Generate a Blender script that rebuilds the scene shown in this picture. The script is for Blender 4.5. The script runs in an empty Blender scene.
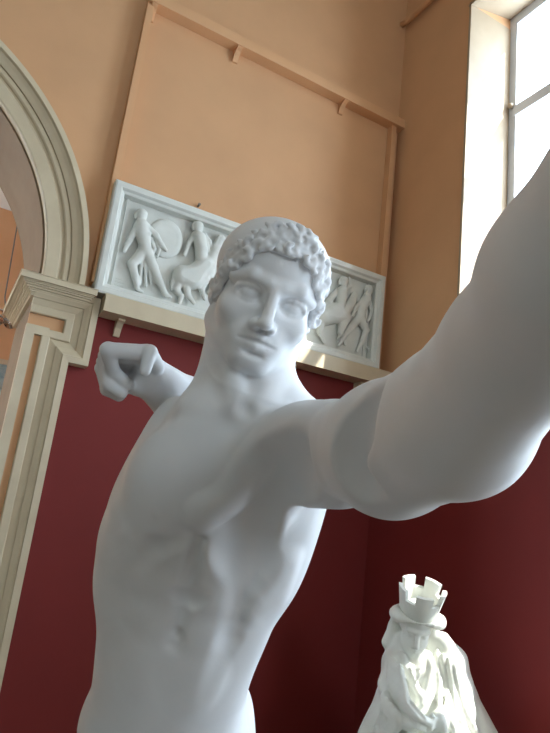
import bpy, bmesh, math, random
import numpy as np
import openvdb
from mathutils import Vector, Matrix

random.seed(7)
SC = bpy.context.scene
COL = SC.collection
DRAFT = False

# ------------------------------------------------------------------ camera frame (metres; camera 1.6 m above the floor)
EYE = np.array([0.0, 0.0, 1.6])
FPX, CX, CY = 625.0, 275.0, 366.5
R = np.array([[0.8664299, 0.22249216, 0.44698597],
              [-0.48597625, 0.17036677, 0.85720607],
              [0.11457007, -0.95993354, 0.25573677]])

def ray(px, py):
    return R @ np.array([(px - CX) / FPX, (py - CY) / FPX, 1.0])

def at(px, py, depth):
    """world point seen at a pixel of the photograph, at a distance along the view axis"""
    return EYE + ray(px, py) * depth

def on_back(px, py, y):
    d = ray(px, py)
    return EYE + d * (y / d[1])

def unit(v):
    v = np.asarray(v, float)
    return v / np.linalg.norm(v)

# ------------------------------------------------------------------ materials
def new_mat(name):
    m = bpy.data.materials.new(name)
    m.use_nodes = True
    nt = m.node_tree
    b = nt.nodes['Principled BSDF']
    return m, nt, b

def lin(c):
    return tuple((x / 12.92 if x <= .04045 else ((x + .055) / 1.055) ** 2.4) for x in [v / 255 for v in c]) + (1,)

def noisy(name, c1, c2, scale=4.0, rough=.7, bump=0.0, bump_scale=60.0, spec=.3, detail=4.0, lo=.3, hi=.7, metal=0.0, bump_dist=.004):
    m, nt, b = new_mat(name)
    tc = nt.nodes.new('ShaderNodeTexCoord')
    n = nt.nodes.new('ShaderNodeTexNoise')
    n.inputs['Scale'].default_value = scale
    n.inputs['Detail'].default_value = detail
    r = nt.nodes.new('ShaderNodeValToRGB')
    r.color_ramp.elements[0].position = lo
    r.color_ramp.elements[1].position = hi
    r.color_ramp.elements[0].color = lin(c1)
    r.color_ramp.elements[1].color = lin(c2)
    nt.links.new(tc.outputs['Object'], n.inputs['Vector'])
    nt.links.new(n.outputs['Fac'], r.inputs['Fac'])
    nt.links.new(r.outputs['Color'], b.inputs['Base Color'])
    b.inputs['Roughness'].default_value = rough
    b.inputs['Specular IOR Level'].default_value = spec
    b.inputs['Metallic'].default_value = metal
    if bump:
        n2 = nt.nodes.new('ShaderNodeTexNoise')
        n2.inputs['Scale'].default_value = bump_scale
        n2.inputs['Detail'].default_value = 3
        bp = nt.nodes.new('ShaderNodeBump')
        bp.inputs['Strength'].default_value = bump
        bp.inputs['Distance'].default_value = bump_dist
        nt.links.new(tc.outputs['Object'], n2.inputs['Vector'])
        nt.links.new(n2.outputs['Fac'], bp.inputs['Height'])
        nt.links.new(bp.outputs['Normal'], b.inputs['Normal'])
    return m

def wall_paint(name, upper, lower, zsplit):
    """two coats of paint meeting at the height of the shelf"""
    m, nt, b = new_mat(name)
    tc = nt.nodes.new('ShaderNodeTexCoord')
    sx = nt.nodes.new('ShaderNodeSeparateXYZ')
    nt.links.new(tc.outputs['Object'], sx.inputs[0])
    gt = nt.nodes.new('ShaderNodeMath'); gt.operation = 'GREATER_THAN'
    gt.inputs[1].default_value = zsplit
    nt.links.new(sx.outputs['Z'], gt.inputs[0])
    n = nt.nodes.new('ShaderNodeTexNoise'); n.inputs['Scale'].default_value = 2.2; n.inputs['Detail'].default_value = 5
    nt.links.new(tc.outputs['Object'], n.inputs['Vector'])
    def ramp(c):
        r = nt.nodes.new('ShaderNodeValToRGB')
        r.color_ramp.elements[0].position = .3; r.color_ramp.elements[1].position = .7
        r.color_ramp.elements[0].color = lin(tuple(v * .96 for v in c)); r.color_ramp.elements[1].color = lin(c)
        nt.links.new(n.outputs['Fac'], r.inputs['Fac'])
        return r
    ru, rl = ramp(upper), ramp(lower)
    mx = nt.nodes.new('ShaderNodeMix'); mx.data_type = 'RGBA'
    nt.links.new(gt.outputs[0], mx.inputs['Factor'])
    nt.links.new(rl.outputs['Color'], mx.inputs['A'])
    nt.links.new(ru.outputs['Color'], mx.inputs['B'])
    nt.links.new(mx.outputs['Result'], b.inputs['Base Color'])
    b.inputs['Roughness'].default_value = .62
    b.inputs['Specular IOR Level'].default_value = .3
    n2 = nt.nodes.new('ShaderNodeTexNoise'); n2.inputs['Scale'].default_value = 90
    bp = nt.nodes.new('ShaderNodeBump'); bp.inputs['Strength'].default_value = .12; bp.inputs['Distance'].default_value = .003
    nt.links.new(tc.outputs['Object'], n2.inputs['Vector'])
    nt.links.new(n2.outputs['Fac'], bp.inputs['Height'])
    nt.links.new(bp.outputs['Normal'], b.inputs['Normal'])
    return m

ORANGE, RED = (218, 170, 128), (128, 44, 42)
M = {}
M['wall'] = wall_paint('wall paint', ORANGE, RED, 2.87)
M['orange'] = noisy('orange paint', (214, 165, 122), (220, 172, 130), 3, .6)
M['cream'] = noisy('cream gloss paint', (202, 186, 158), (213, 198, 170), 5, .42, .06, 40, .4)
M['plaster'] = noisy('white plaster cast', (222, 224, 228), (236, 238, 241), 3.2, .5, .10, 55, .35, 6, .35, .65, 0, .0016)
M['relief'] = noisy('aged plaster relief', (212, 214, 208), (228, 229, 224), 6, .62, .12, 70, .3)
M['tyche'] = noisy('yellowed plaster', (214, 216, 208), (230, 231, 225), 6, .5, .15, 60, .35)
M['cream_shade'] = noisy('cream paint with painted shade', (126, 106, 84), (136, 116, 94), 4, .6)  # cream made darker: shade inside the arch put into the colour
M['frame'] = noisy('painted panel frame', (214, 216, 210), (226, 227, 221), 7, .5, .05, 60, .35)
M['sash'] = noisy('pale painted sash', (196, 202, 214), (206, 212, 222), 5, .4)
M['jamb'] = noisy('window reveal paint', (166, 148, 126), (176, 158, 136), 4, .5)
M['floor'] = noisy('worn oak floor', (104, 92, 78), (126, 112, 96), 9, .5, .1, 30)
M['ceiling'] = noisy('ceiling distemper', (222, 220, 210), (230, 228, 218), 2, .8)
M['chrome'] = noisy('polished chrome', (205, 208, 212), (222, 225, 228), 8, .12, 0, 0, .5, 2, .3, .7, 1.0)
M['steel'] = noisy('grey steel wire', (120, 118, 112), (140, 138, 132), 8, .4, 0, 0, .5, 2, .3, .7, .6)
M['blue'] = noisy('pale blue painted canvas', (112, 140, 150), (196, 208, 204), 9, .6)
M['plinth'] = noisy('grey painted plinth', (150, 148, 144), (164, 162, 158), 4, .6)

def glass_mat():
    m = bpy.data.materials.new('window glass'); m.use_nodes = True
    nt = m.node_tree
    nt.nodes.remove(nt.nodes['Principled BSDF'])
    out = nt.nodes['Material Output']
    tr = nt.nodes.new('ShaderNodeBsdfTransparent'); tr.inputs['Color'].default_value = (.95, .97, .98, 1)
    gl = nt.nodes.new('ShaderNodeBsdfGlossy'); gl.inputs['Roughness'].default_value = .02
    mx = nt.nodes.new('ShaderNodeMixShader')
    mx.inputs[0].default_value = .06; nt.links.new(tr.outputs[0], mx.inputs[1]); nt.links.new(gl.outputs[0], mx.inputs[2])
    nt.links.new(mx.outputs[0], out.inputs['Surface'])
    return m
M['glass'] = glass_mat()

# ------------------------------------------------------------------ object helpers
def link(name, me, mat, parent=None, smooth=False):
    o = bpy.data.objects.new(name, me)
    COL.objects.link(o)
    if mat is not None:
        me.materials.append(mat)
    if smooth:
        me.polygons.foreach_set('use_smooth', np.ones(len(me.polygons), bool))
    if parent is not None:
        o.parent = parent
        o.matrix_parent_inverse = Matrix.Translation(parent.location).inverted()
    return o

def thing(name, label, cat, loc, group=None):
    o = bpy.data.objects.new(name, None)
    COL.objects.link(o)
    o.location = Vector(loc)
    o.empty_display_size = .1
    o['label'] = label; o['category'] = cat
    if group: o['group'] = group
    return o

def structure(o, label=None):
    o['kind'] = 'structure'
    if label: o['label'] = label
    return o

def bm_obj(name, bm, mat, parent=None, smooth=False, bevel=0.0, seg=2):
    if bevel:
        es = [e for e in bm.edges if len(e.link_faces) == 2 and e.calc_face_angle(0) > .5]
        bmesh.ops.bevel(bm, geom=es, offset=bevel, segments=seg, affect='EDGES', profile=.5, clamp_overlap=True)
    bmesh.ops.recalc_face_normals(bm, faces=bm.faces)
    me = bpy.data.meshes.new(name)
    bm.to_mesh(me); bm.free()
    return link(name, me, mat, parent, smooth)

def box(bm, lo, hi):
    x0, y0, z0 = lo; x1, y1, z1 = hi
    v = [bm.verts.new(p) for p in ((x0, y0, z0), (x1, y0, z0), (x1, y1, z0), (x0, y1, z0), (x0, y0, z1), (x1, y0, z1), (x1, y1, z1), (x0, y1, z1))]
    for f in ((0, 3, 2, 1), (4, 5, 6, 7), (0, 1, 5, 4), (1, 2, 6, 5), (2, 3, 7, 6), (3, 0, 4, 7)):
        bm.faces.new([v[i] for i in f])

def prism(bm, pts, axis, a, b):
    """closed polygon pts (2-D) extruded along an axis from a to b"""
    def P(p, t):
        q = list(p); q.insert(axis, t); return q
    A = [bm.verts.new(P(p, a)) for p in pts]; B = [bm.verts.new(P(p, b)) for p in pts]
    n = len(pts)
    bm.faces.new(A); bm.faces.new(B[::-1])
    for i in range(n):
        j = (i + 1) % n
        bm.faces.new((A[i], A[j], B[j], B[i]))

def tube(bm, path, r, seg=12, cap=True):
    path = [Vector(p) for p in path]
    rings = []
    for i, p in enumerate(path):
        d = (path[min(i + 1, len(path) - 1)] - path[max(i - 1, 0)]).normalized()
        u = d.orthogonal().normalized() if i == 0 else (rings_u - rings_u.dot(d) * d).normalized()
        rings_u = u
        w = d.cross(u)
        rr = r[i] if isinstance(r, (list, tuple)) else r
        rings.append([bm.verts.new(p + rr * (math.cos(t) * u + math.sin(t) * w)) for t in [2 * math.pi * k / seg for k in range(seg)]])
    for a, b in zip(rings, rings[1:]):
        for k in range(seg):
            bm.faces.new((a[k], a[(k + 1) % seg], b[(k + 1) % seg], b[k]))
    if cap:
        bm.faces.new(rings[0][::-1]); bm.faces.new(rings[-1])

# ------------------------------------------------------------------ sculpting with distance fields
class Field:
    """a rectilinear grid of signed distances; shapes are blended in one after another"""
    def __init__(s, xs, ys, zs, big=.08):
        s.ax = [np.asarray(a, np.float32) for a in (xs, ys, zs)]
        s.big = big
        s.D = np.full([len(a) for a in s.ax], big, np.float32)
    def region(s, lo, hi):
        sl = []
        for a, l, h in zip(s.ax, lo, hi):
            i = max(0, int(np.searchsorted(a, l)) - 1); j = min(len(a), int(np.searchsorted(a, h)) + 1)
            if j <= i: return None
            sl.append(slice(i, j))
        return tuple(sl)
    def coords(s, sl):
        x, y, z = (a[k] for a, k in zip(s.ax, sl))
        return x[:, None, None], y[None, :, None], z[None, None, :]
    def apply(s, fn, lo, hi, k=.01, op='add', pad=None):
        pad = (k + .03) if pad is None else pad
        sl = s.region(np.asarray(lo) - pad, np.asarray(hi) + pad)
        if sl is None: return
        d = np.minimum(fn(*s.coords(sl)), np.float32(s.big)).astype(np.float32)
        a = s.D[sl]
        if op == 'add':
            h = np.clip(.5 + .5 * (a - d) / k, 0, 1)
            s.D[sl] = a + (d - a) * h - k * h * (1 - h)
        elif op == 'cut':
            d = -d
            h = np.clip(.5 - .5 * (a - d) / k, 0, 1)
            s.D[sl] = a + (d - a) * h + k * h * (1 - h)
        elif op == 'both':
            h = np.clip(.5 - .5 * (a - d) / k, 0, 1)
            s.D[sl] = a + (d - a) * h + k * h * (1 - h)
    # primitives -------------------------------------------------
    def ell(s, c, r, F=None, k=.01, op='add'):
        """ellipsoid: centre c, radii r, axes = rows of F"""
        c = np.asarray(c, np.float32); F = np.eye(3) if F is None else np.asarray(F)
        r = np.asarray(r, float)
        e = np.sqrt(((F * r[:, None]) ** 2).sum(0))
        m = min(r)
        def fn(x, y, z):
            dx, dy, dz = x - c[0], y - c[1], z - c[2]
            q = [np.float32(F[i][0] / r[i]) * dx + np.float32(F[i][1] / r[i]) * dy + np.float32(F[i][2] / r[i]) * dz for i in range(3)]
            k0 = np.sqrt(q[0] ** 2 + q[1] ** 2 + q[2] ** 2)
            k1 = np.sqrt((q[0] / r[0]) ** 2 + (q[1] / r[1]) ** 2 + (q[2] / r[2]) ** 2) + 1e-9
            return k0 * (k0 - 1) / k1
        s.apply(fn, c - e, c + e, k, op)
    def cap(s, a, b, ra, rb=None, k=.01, op='add', flat=None):
        """tapered capsule; flat=(direction, factor) squeezes it along a direction"""
        rb = ra if rb is None else rb
        a = np.asarray(a, np.float32); b = np.asarray(b, np.float32)
        ba = b - a; L2 = float(ba @ ba) + 1e-12
        rm = max(ra, rb)
        def fn(x, y, z):
            px, py, pz = x - a[0], y - a[1], z - a[2]
            t = np.clip((px * ba[0] + py * ba[1] + pz * ba[2]) / L2, 0, 1)
            ex, ey, ez = px - t * ba[0], py - t * ba[1], pz - t * ba[2]
            d2 = ex * ex + ey * ey + ez * ez
            if flat is not None:
                n, f = flat
                dn = ex * n[0] + ey * n[1] + ez * n[2]
                d2 = d2 + dn * dn * (1 / f ** 2 - 1)
            return np.sqrt(d2) - (ra + (rb - ra) * t)
        s.apply(fn, np.minimum(a, b) - rm, np.maximum(a, b) + rm, k, op)
    def chain(s, pts, rs, k=.01, op='add', flat=None):
        for i in range(len(pts) - 1):
            s.cap(pts[i], pts[i + 1], rs[i], rs[i + 1], k, op, flat)
    def mesh(s, name, mat, parent=None, smooth_it=0):
        g = openvdb.FloatGrid(background=float(s.big))
        g.copyFromArray(s.D, tolerance=0.0)
        pts, quads = g.convertToQuads(isovalue=0.0)
        P = np.empty_like(pts, dtype=np.float64)
        for i in range(3):
            P[:, i] = np.interp(pts[:, i], np.arange(len(s.ax[i])), s.ax[i])
        me = bpy.data.meshes.new(name)
        nv, nq = len(P), len(quads)
        me.vertices.add(nv); me.vertices.foreach_set('co', P.astype(np.float32).ravel())
        me.loops.add(nq * 4); me.loops.foreach_set('vertex_index', quads[:, ::-1].astype(np.int32).ravel())
        me.polygons.add(nq)
        me.polygons.foreach_set('loop_start', np.arange(0, nq * 4, 4, dtype=np.int32))
        me.update(calc_edges=True); me.validate()
        keep_largest(me)
        o = link(name, me, mat, parent, True)
        # outward normals
        vol = 0.0
        bm = bmesh.new(); bm.from_mesh(me)
        if bm.calc_volume(signed=True) < 0:
            bmesh.ops.reverse_faces(bm, faces=bm.faces); bm.to_mesh(me)
        bm.free()
        return o

def keep_largest(me, min_share=.02):
    """drop stray specks smaller than a share of the biggest piece"""
    bm = bmesh.new(); bm.from_mesh(me); bm.verts.ensure_lookup_table()
    seen = np.zeros(len(bm.verts), bool); groups = []
    for v in bm.verts:
        if seen[v.index]: continue
        st = [v]; seen[v.index] = True; g = []
        while st:
            u = st.pop(); g.append(u)
            for e in u.link_edges:
                w = e.other_vert(u)
                if not seen[w.index]:
                    seen[w.index] = True; st.append(w)
        groups.append(g)
    if len(groups) > 1:
        big = max(len(g) for g in groups)
        kill = [v for g in groups if len(g) < big * min_share for v in g]
        if kill:
            bmesh.ops.delete(bm, geom=kill, context='VERTS'); bm.to_mesh(me)
    bm.free()

def axis(*segs):
    """grid lines: (start, end, step) pieces joined"""
    out = []
    for a, b, st in segs:
        n = max(1, int(round((b - a) / st)))
        out.append(np.linspace(a, b, n, endpoint=False))
    out.append([segs[-1][1]])
    return np.concatenate(out)
# ------------------------------------------------------------------ the hall
ZO = 1.6                      # eye height
YB, XR = 4.0, 3.06            # faces of the back wall and of the window wall
XL, YN = -4.6, -4.2           # left end and near end of what is built
ZC = 7.7                      # ceiling
ACX, ACZ = -1.075, ZO + 1.368   # arch centre
ARI, ARO = 1.43, 1.686
TH = .85                      # thickness of the arched wall

# floor, ceiling
bm = bmesh.new(); box(bm, (XL, YN, -.12), (XR + .8, 8.2, 0)); structure(bm_obj('floor', bm, M['floor']))
bm = bmesh.new(); box(bm, (XL, YN, ZC), (XR + .8, YB + TH, ZC + .15)); structure(bm_obj('ceiling', bm, M['ceiling']))

# back wall with the arched opening
xa, xb = ACX - ARI, ACX + ARI
def arch_pts(r, n=48, a0=0.0, a1=math.pi):
    return [(ACX + r * math.cos(a0 + (a1 - a0) * k / n), ACZ + r * math.sin(a0 + (a1 - a0) * k / n)) for k in range(n + 1)]
def arched_wall(bm, x0, x1, y0, y1, ztop):
    ap = arch_pts(ARI)
    for y, flip in ((y0, False), (y1, True)):
        quads = [[(x0, 0), (xb - 2 * ARI, 0), (xb - 2 * ARI, ACZ), (x0, ACZ)], [(xb, 0), (x1, 0), (x1, ACZ), (xb, ACZ)]]
        quads.append([(xb, ACZ), (x1, ACZ), (x1, ztop), (ap[12][0], ztop)] + [ap[k] for k in range(12, 0, -1)])
        quads.append([(x0, ACZ), (xa, ACZ)] + [ap[k] for k in range(47, 35, -1)] + [(ap[36][0], ztop), (x0, ztop)])
        for k in range(12, 36):
            quads.append([ap[k + 1], ap[k], (ap[k][0], ztop), (ap[k + 1][0], ztop)])
        for q in quads:
            bm.faces.new([bm.verts.new((p[0], y, p[1])) for p in (q[::-1] if flip else q)])
    rim = [(xb, 0)] + ap + [(xa, 0)]
    for p, q in zip(rim, rim[1:]):
        bm.faces.new([bm.verts.new(v) for v in ((p[0], y0, p[1]), (q[0], y0, q[1]), (q[0], y1, q[1]), (p[0], y1, p[1]))])
    for x in (x0, x1):
        bm.faces.new([bm.verts.new(v) for v in ((x, y0, 0), (x, y1, 0), (x, y1, ztop), (x, y0, ztop))])
    bm.faces.new([bm.verts.new(v) for v in ((x0, y0, ztop), (x1, y0, ztop), (x1, y1, ztop), (x0, y1, ztop))])
    bmesh.ops.remove_doubles(bm, verts=bm.verts, dist=1e-5)
bm = bmesh.new(); arched_wall(bm, XL, XR, YB, YB + TH, ZC)
structure(bm_obj('wall_back', bm, M['wall']))

# window wall: far window, then two unseen ones sized for their light
WX0, WX1, WXF = XR, XR + .60, XR + .455
WINS = [(2.08, 3.135, ZO + 1.15, ZO + 4.385), (.96, 1.92, ZO - 1.0, ZO + 3.25), (-1.6, -.4, ZO - 1.0, ZO + 2.4)]
bm = bmesh.new()
yc = YB + TH
for y0, y1, z0, z1 in WINS:
    box(bm, (WX0, y1, 0), (WX1, yc, ZC)); yc = y0
    box(bm, (WX0, y0, 0), (WX1, y1, z0))
    prism(bm, [(WX0, z1), (WXF, z1 + .115), (WX1, z1 + .115), (WX1, ZC), (WX0, ZC)], 1, y0, y1)
box(bm, (WX0, YN, 0), (WX1, yc, ZC))
structure(bm_obj('wall_right', bm, M['wall']))
bm = bmesh.new(); box(bm, (XL - .2, YN, 0), (XL, YB + TH, ZC)); structure(bm_obj('wall_left', bm, M['ceiling']))
# near end of the hall, unseen; its opening is added for fill light
FILL_WIN = [(.9, 1.8)]; NZ0, NZ1 = 2.6, 4.8
bm = bmesh.new(); xs = [XL - .2] + [v for wn in FILL_WIN for v in wn] + [XR + .60]
for i in range(len(xs) - 1):
    if i % 2:
        box(bm, (xs[i], YN - .3, 0), (xs[i + 1], YN, NZ0)); box(bm, (xs[i], YN - .3, NZ1), (xs[i + 1], YN, ZC))
    else:
        box(bm, (xs[i], YN - .3, 0), (xs[i + 1], YN, ZC))
structure(bm_obj('wall_near', bm, M['ceiling']))

def window(n, y0, y1, WZ0, WZ1):
    WZ1o = WZ1 + .115
    root = bpy.data.objects.new('window_%d' % n, None); COL.objects.link(root)
    root.location = (WXF, (y0 + y1) / 2, WZ0)
    structure(root, 'tall sash window with pale frame')
    # painted lining of the reveal
    bm = bmesh.new(); t = .006
    box(bm, (WX0 + .002, y1 - t, WZ0), (WXF, y1 + .002, WZ1))
    box(bm, (WX0 + .002, y0 - .002, WZ0), (WXF, y0 + t, WZ1))
    prism(bm, [(WX0 + .002, WZ1 - t), (WXF, WZ1o - t), (WXF, WZ1o + .001), (WX0 + .002, WZ1 + .001)], 1, y0, y1)
    bm_obj('reveal', bm, M['jamb'], root)
    # corner bead round the opening
    bm = bmesh.new(); b = .022
    for ya in (y0 - b * .6, y1 - b * .4):
        box(bm, (WX0 - .012, ya, WZ0), (WX0 + b, ya + b, WZ1 + b))
    box(bm, (WX0 - .012, y0 - b, WZ1 - b * .4), (WX0 + b, y1 + b, WZ1 + b * .6))
    bm_obj('corner_bead', bm, M['jamb'], root, bevel=.006)
    # sash frame: stiles, head, transoms, mullion
    bm = bmesh.new(); f0, f1 = WXF, WXF + .06
    zt = ZO + 3.53 if WZ1 > ZO + 4 else WZ1 - .85
    st = .075
    box(bm, (f0, y0, WZ0), (f1, y0 + st, WZ1o)); box(bm, (f0, y1 - st, WZ0), (f1, y1, WZ1o))
    box(bm, (f0, y0 + st, WZ1o - .10), (f1, y1 - st, WZ1o)); box(bm, (f0, y0 + st, WZ0), (f1, y1 - st, WZ0 + .10))
    box(bm, (f0 - .012, y0 + st, zt - .05), (f1, y1 - st, zt + .045))
    if WZ1 > ZO + 4: box(bm, (f0, y0 + st, ZO + 2.20), (f1, y1 - st, ZO + 2.26))
    bm_obj('sash', bm, M['sash'], root, bevel=.008)
    bm = bmesh.new(); box(bm, (f0 + .026, y0 + st - .005, WZ0 + .09), (f0 + .031, y1 - st + .005, WZ1o - .09))
    bm_obj('glass', bm, M['glass'], root)
    bm = bmesh.new()
    box(bm, (WX0 - .07, y0 - .08, WZ0 - .045), (WXF, y1 + .08, WZ0))
    bm_obj('sill', bm, M['jamb'], root, bevel=.01)
    bm = bmesh.new(); bmesh.ops.create_uvsphere(bm, u_segments=16, v_segments=10, radius=.022)
    bmesh.ops.translate(bm, verts=bm.verts, vec=(WXF - .02, y1 - .04, zt + .06))
    tube(bm, [(WXF - .02, y1 - .04, zt + .06), (WXF + .01, y1 - .04, zt + .06)], .01)
    bm_obj('catch', bm, M['jamb'], root, True)
for i, wn in enumerate(WINS): window(i + 1, *wn)

# pipe high on the window wall, bending into the back wall
bm = bmesh.new()
tube(bm, [(XR - .05, YB - .005, ZO + 4.83), (XR - .05, YB - .10, ZO + 4.80), (XR - .05, 2.6, ZO + 4.78), (XR - .05, 1.2, ZO + 4.78)], .028)
for y in (3.3, 2.2): box(bm, (XR - .05, y, ZO + 4.765), (XR, y + .03, ZO + 4.795))
o = bm_obj('pipe', bm, M['orange'], None, True)
o['label'] = 'orange painted pipe running along the window wall just under the ceiling'; o['category'] = 'pipe'

# ------------------------------------------------------------------ arch mouldings
def sweep(bm, prof, rails):
    """prof: list of (offset, projection); rails(offset) -> path points (x, z) of that offset; projection goes towards the viewer"""
    grid = []
    for off, pr in prof:
        grid.append([bm.verts.new((x, YB - pr, z)) for x, z in rails(off)])
    for a, b in zip(grid, grid[1:]):
        for i in range(len(a) - 1):
            bm.faces.new((a[i], a[i + 1], b[i + 1], b[i]))
    for col in (0, -1):
        bm.faces.new([g[col] for g in grid])
# archivolt
prof = [(0, 0), (0, .105), (.040, .108), (.046, .098), (.050, .088), (.075, .078), (.100, .070), (.112, .066), (.114, .050), (.120, .050),
        (.124, .062), (.150, .064), (.160, .056), (.164, .042), (.180, .042), (.188, .050), (.196, .053), (.278, .054), (.284, .050), (.290, .040), (.290, 0)]
bm = bmesh.new(); sweep(bm, prof, lambda off: arch_pts(ARO - off * .882, 96))
structure(bm_obj('trim_1', bm, M['cream'], None), 'cream moulded arch round the opening')
# eared pilaster casing
XO, XE, ZE, ZT_, XI = .614, .733, ZO + .865, ZO + 1.315, .338
def rails(off):
    return [(XO - off, 0), (XO - off, ZE + off), (XE - off, ZE + off), (XE - off, ZT_ - off), (XI, ZT_ - off)]
prof = [(0, 0), (0, .085), (.042, .088), (.046, .078), (.060, .074), (.078, .064), (.086, .060), (.088, .052), (.112, .044), (.130, .038),
        (.132, .050), (.138, .053), (.176, .053), (.182, .050), (.184, .020), (.184, 0)]
bm = bmesh.new(); sweep(bm, prof, rails)
bm_t2 = bm_obj('trim_2', bm, M['cream'], None)
structure(bm_t2, 'cream eared moulding of the pilaster')
# recessed orange field and inner stile at the opening
bm = bmesh.new(); box(bm, (XI, YB - .022, 0), (.55, YB, ZT_ - .15))
structure(bm_obj('trim_3', bm, M['orange']), 'orange field of the pilaster')
bm = bmesh.new()
prism(bm, [(XI - .005, 0), (XI + .050, 0), (XI + .050, ZO + 1.00), (XI + .130, ZO + 1.00), (XI + .130, ZO + 1.055), (XI - .005, ZO + 1.055)], 1, YB - .055, YB)
structure(bm_obj('trim_4', bm, M['cream'], bevel=.006), 'cream stile beside the opening')
# impost: moulded courses that wrap the pilaster top and run back into the opening
bm = bmesh.new()
LV = [(1.258, .060), (1.272, .064), (1.280, .074), (1.290, .082), (1.300, .094), (1.312, .108), (1.322, .120), (1.330, .128), (1.336, .145), (1.372, .150), (1.376, .150)]
for (zlo, p), (zhi, _) in zip(LV, LV[1:]):
    zlo -= .026; zhi -= .026
    q = p - .03
    prism(bm, [(XI + .01 - q, YB - p), (XE - .105 + q * .55, YB - p), (XE - .105 + q * .55, YB - .001), (xb + .002, YB - .001), (xb + .002, YB + TH), (XI + .01 - q, YB + TH)], 2, ZO + zlo, ZO + zhi)
structure(bm_obj('trim_5', bm, M['cream'], bevel=.002, ), 'cream impost moulding under the arch')

# ------------------------------------------------------------------ shelves on the wall
def bracket(bm, x, ztop, proj, h, w):
    prism(bm, [(YB, ztop), (YB - proj * .92, ztop), (YB - proj * .92, ztop - h * .14), (YB - proj * .62, ztop - h * .26), (YB - proj * .36, ztop - h * .52),
               (YB - proj * .22, ztop - h * .86), (YB - proj * .16, ztop - h), (YB, ztop - h)], 0, x - w / 2, x + w / 2)
SH = thing('wall_shelf', 'long cream wall shelf on curved brackets under the sculpted panel', 'shelf', (1.9, YB, ZO + 1.27))
SP = .17
bm = bmesh.new(); box(bm, (.742, YB - SP, ZO + 1.222), (XR - .002, YB - .001, ZO + 1.330))
box(bm, (.742, YB - SP + .012, ZO + 1.330), (XR - .002, YB - .001, ZO + 1.341))
bm_obj('board', bm, M['cream'], SH, bevel=.004)
for x in (.885, 1.55, 2.20, 2.83):
    bm = bmesh.new(); bracket(bm, x, ZO + 1.222, .10, .105, .042); bm_obj('bracket', bm, M['cream'], SH, bevel=.004)

RL = thing('upper_wall_ledge', 'narrow orange painted ledge with pointed brackets high on the wall', 'shelf', (1.9, YB, ZO + 3.69))
bm = bmesh.new(); box(bm, (.655, YB - .10, ZO + 3.640), (XR - .002, YB - .001, ZO + 3.725))
bm_obj('board', bm, M['orange'], RL, bevel=.004)
for x in (.70, 1.40, 2.42):
    bm = bmesh.new(); bracket(bm, x, ZO + 3.642, .10, .10, .042); bm_obj('bracket', bm, M['orange'], RL, bevel=.003)
for x, lab in ((.675, 'upright orange painted strip on the wall above the panel, arch side'), (XR - .095, 'upright orange painted strip in the corner beside the window wall')):
    bm = bmesh.new(); box(bm, (x - .024, YB - .07, ZO + 1.42), (x + .024, YB - .001, ZO + 3.638))
    o = bm_obj('wall_strip', bm, M['orange'], None, bevel=.008)
    o['label'] = lab; o['category'] = 'batten'; o['group'] = 'upright strips under the ledge'

# ------------------------------------------------------------------ sculpted panel
PY = YB - .135                         # front of its frame
PX0, PX1, PZ0, PZ1 = .668, 2.945, ZO + 1.342, ZO + 2.142
PN = thing('relief_panel', 'framed white plaster relief of battling figures standing on the wall shelf', 'sculpture', ((PX0 + PX1) / 2, YB, PZ0))
fw = .075
bm = bmesh.new(); box(bm, (PX0 + .02, YB - .052, PZ0 + .02), (PX1 - .02, YB - .002, PZ1 - .02))
bm_obj('relief_ground', bm, M['relief'], PN)
bm = bmesh.new()
prof = [(0, -.12), (0, 0), (.012, .006), (.044, .006), (.052, -.004), (.056, -.012), (.068, -.016), (.075, -.020), (.075, -.085)]
rect = lambda o: [(PX0 + o, PZ0 + o), (PX1 - o, PZ0 + o), (PX1 - o, PZ1 - o), (PX0 + o, PZ1 - o)]
g = [[bm.verts.new((x, PY - pr, z)) for x, z in rect(o)] for o, pr in prof]
for a, b in zip(g, g[1:]):
    for i in range(4): bm.faces.new((a[i], a[(i + 1) % 4], b[(i + 1) % 4], b[i]))
bm_obj('frame', bm, M['frame'], PN)
for x in (PX0 + .115, PX1 - .115):
    bm = bmesh.new(); box(bm, (x - .006, YB - .066, PZ0 + .075), (x + .006, YB - .05, PZ1 - .075))
    bm_obj('inner_fillet', bm, M['frame'], PN)

YG = YB - .052                         # ground of the relief
def rp(px, py): 
    p = on_back(px, py, YG); return np.array([p[0], YG - .020, p[2]])
def figure(name, fn, lab=None):
    F = Field(axis((fn.box[0], fn.box[1], .0055)), axis((YG - .085, YG + .012, .0055)), axis((fn.box[2], fn.box[3], .0055)), .03)
    fn(F)
    F.apply(lambda x, y, z: y - (YG + .004) + 0 * x + 0 * z, (-9, -9, -9), (9, 9, 9), .001, 'both')
    o = F.mesh(name, M['relief'], PN)
    if lab: o['label'] = lab
    return o
FL = (np.array([0, 1, 0.]), .85)
def limb(F, pts, rs, dy=0.0, k=.010):
    P = [rp(*p) + np.array([0, -dy, 0]) for p in pts]
    F.chain(P, rs, k, 'add', FL)
def head(F, px, py, dy=.008, r=.043):
    p = rp(px, py) + np.array([0, -dy, 0])
    F.ell(p, (r * .82, r * .72, r), None, .006)
    F.ell(p + np.array([0, -.004, .014]), (r * .92, r * .72, r * .72), None, .004)
    F.cap(p, p + np.array([.004, 0, -.06]), .020, .024, .01)
    F.cap(p + np.array([r * .7, -.006, -.004]), p + np.array([r * .62, -.006, -.024]), .010, .009, .006)      # profile
    F.cap(p + np.array([-r * .75, 0, .010]), p + np.array([.2 * r, -.004, r * .95]), .012, .010, .006)        # hair
    F.cap(p + np.array([-r * .9, 0, -.004]), p + np.array([-r * .8, 0, -.030]), .010, .008, .006)
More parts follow.
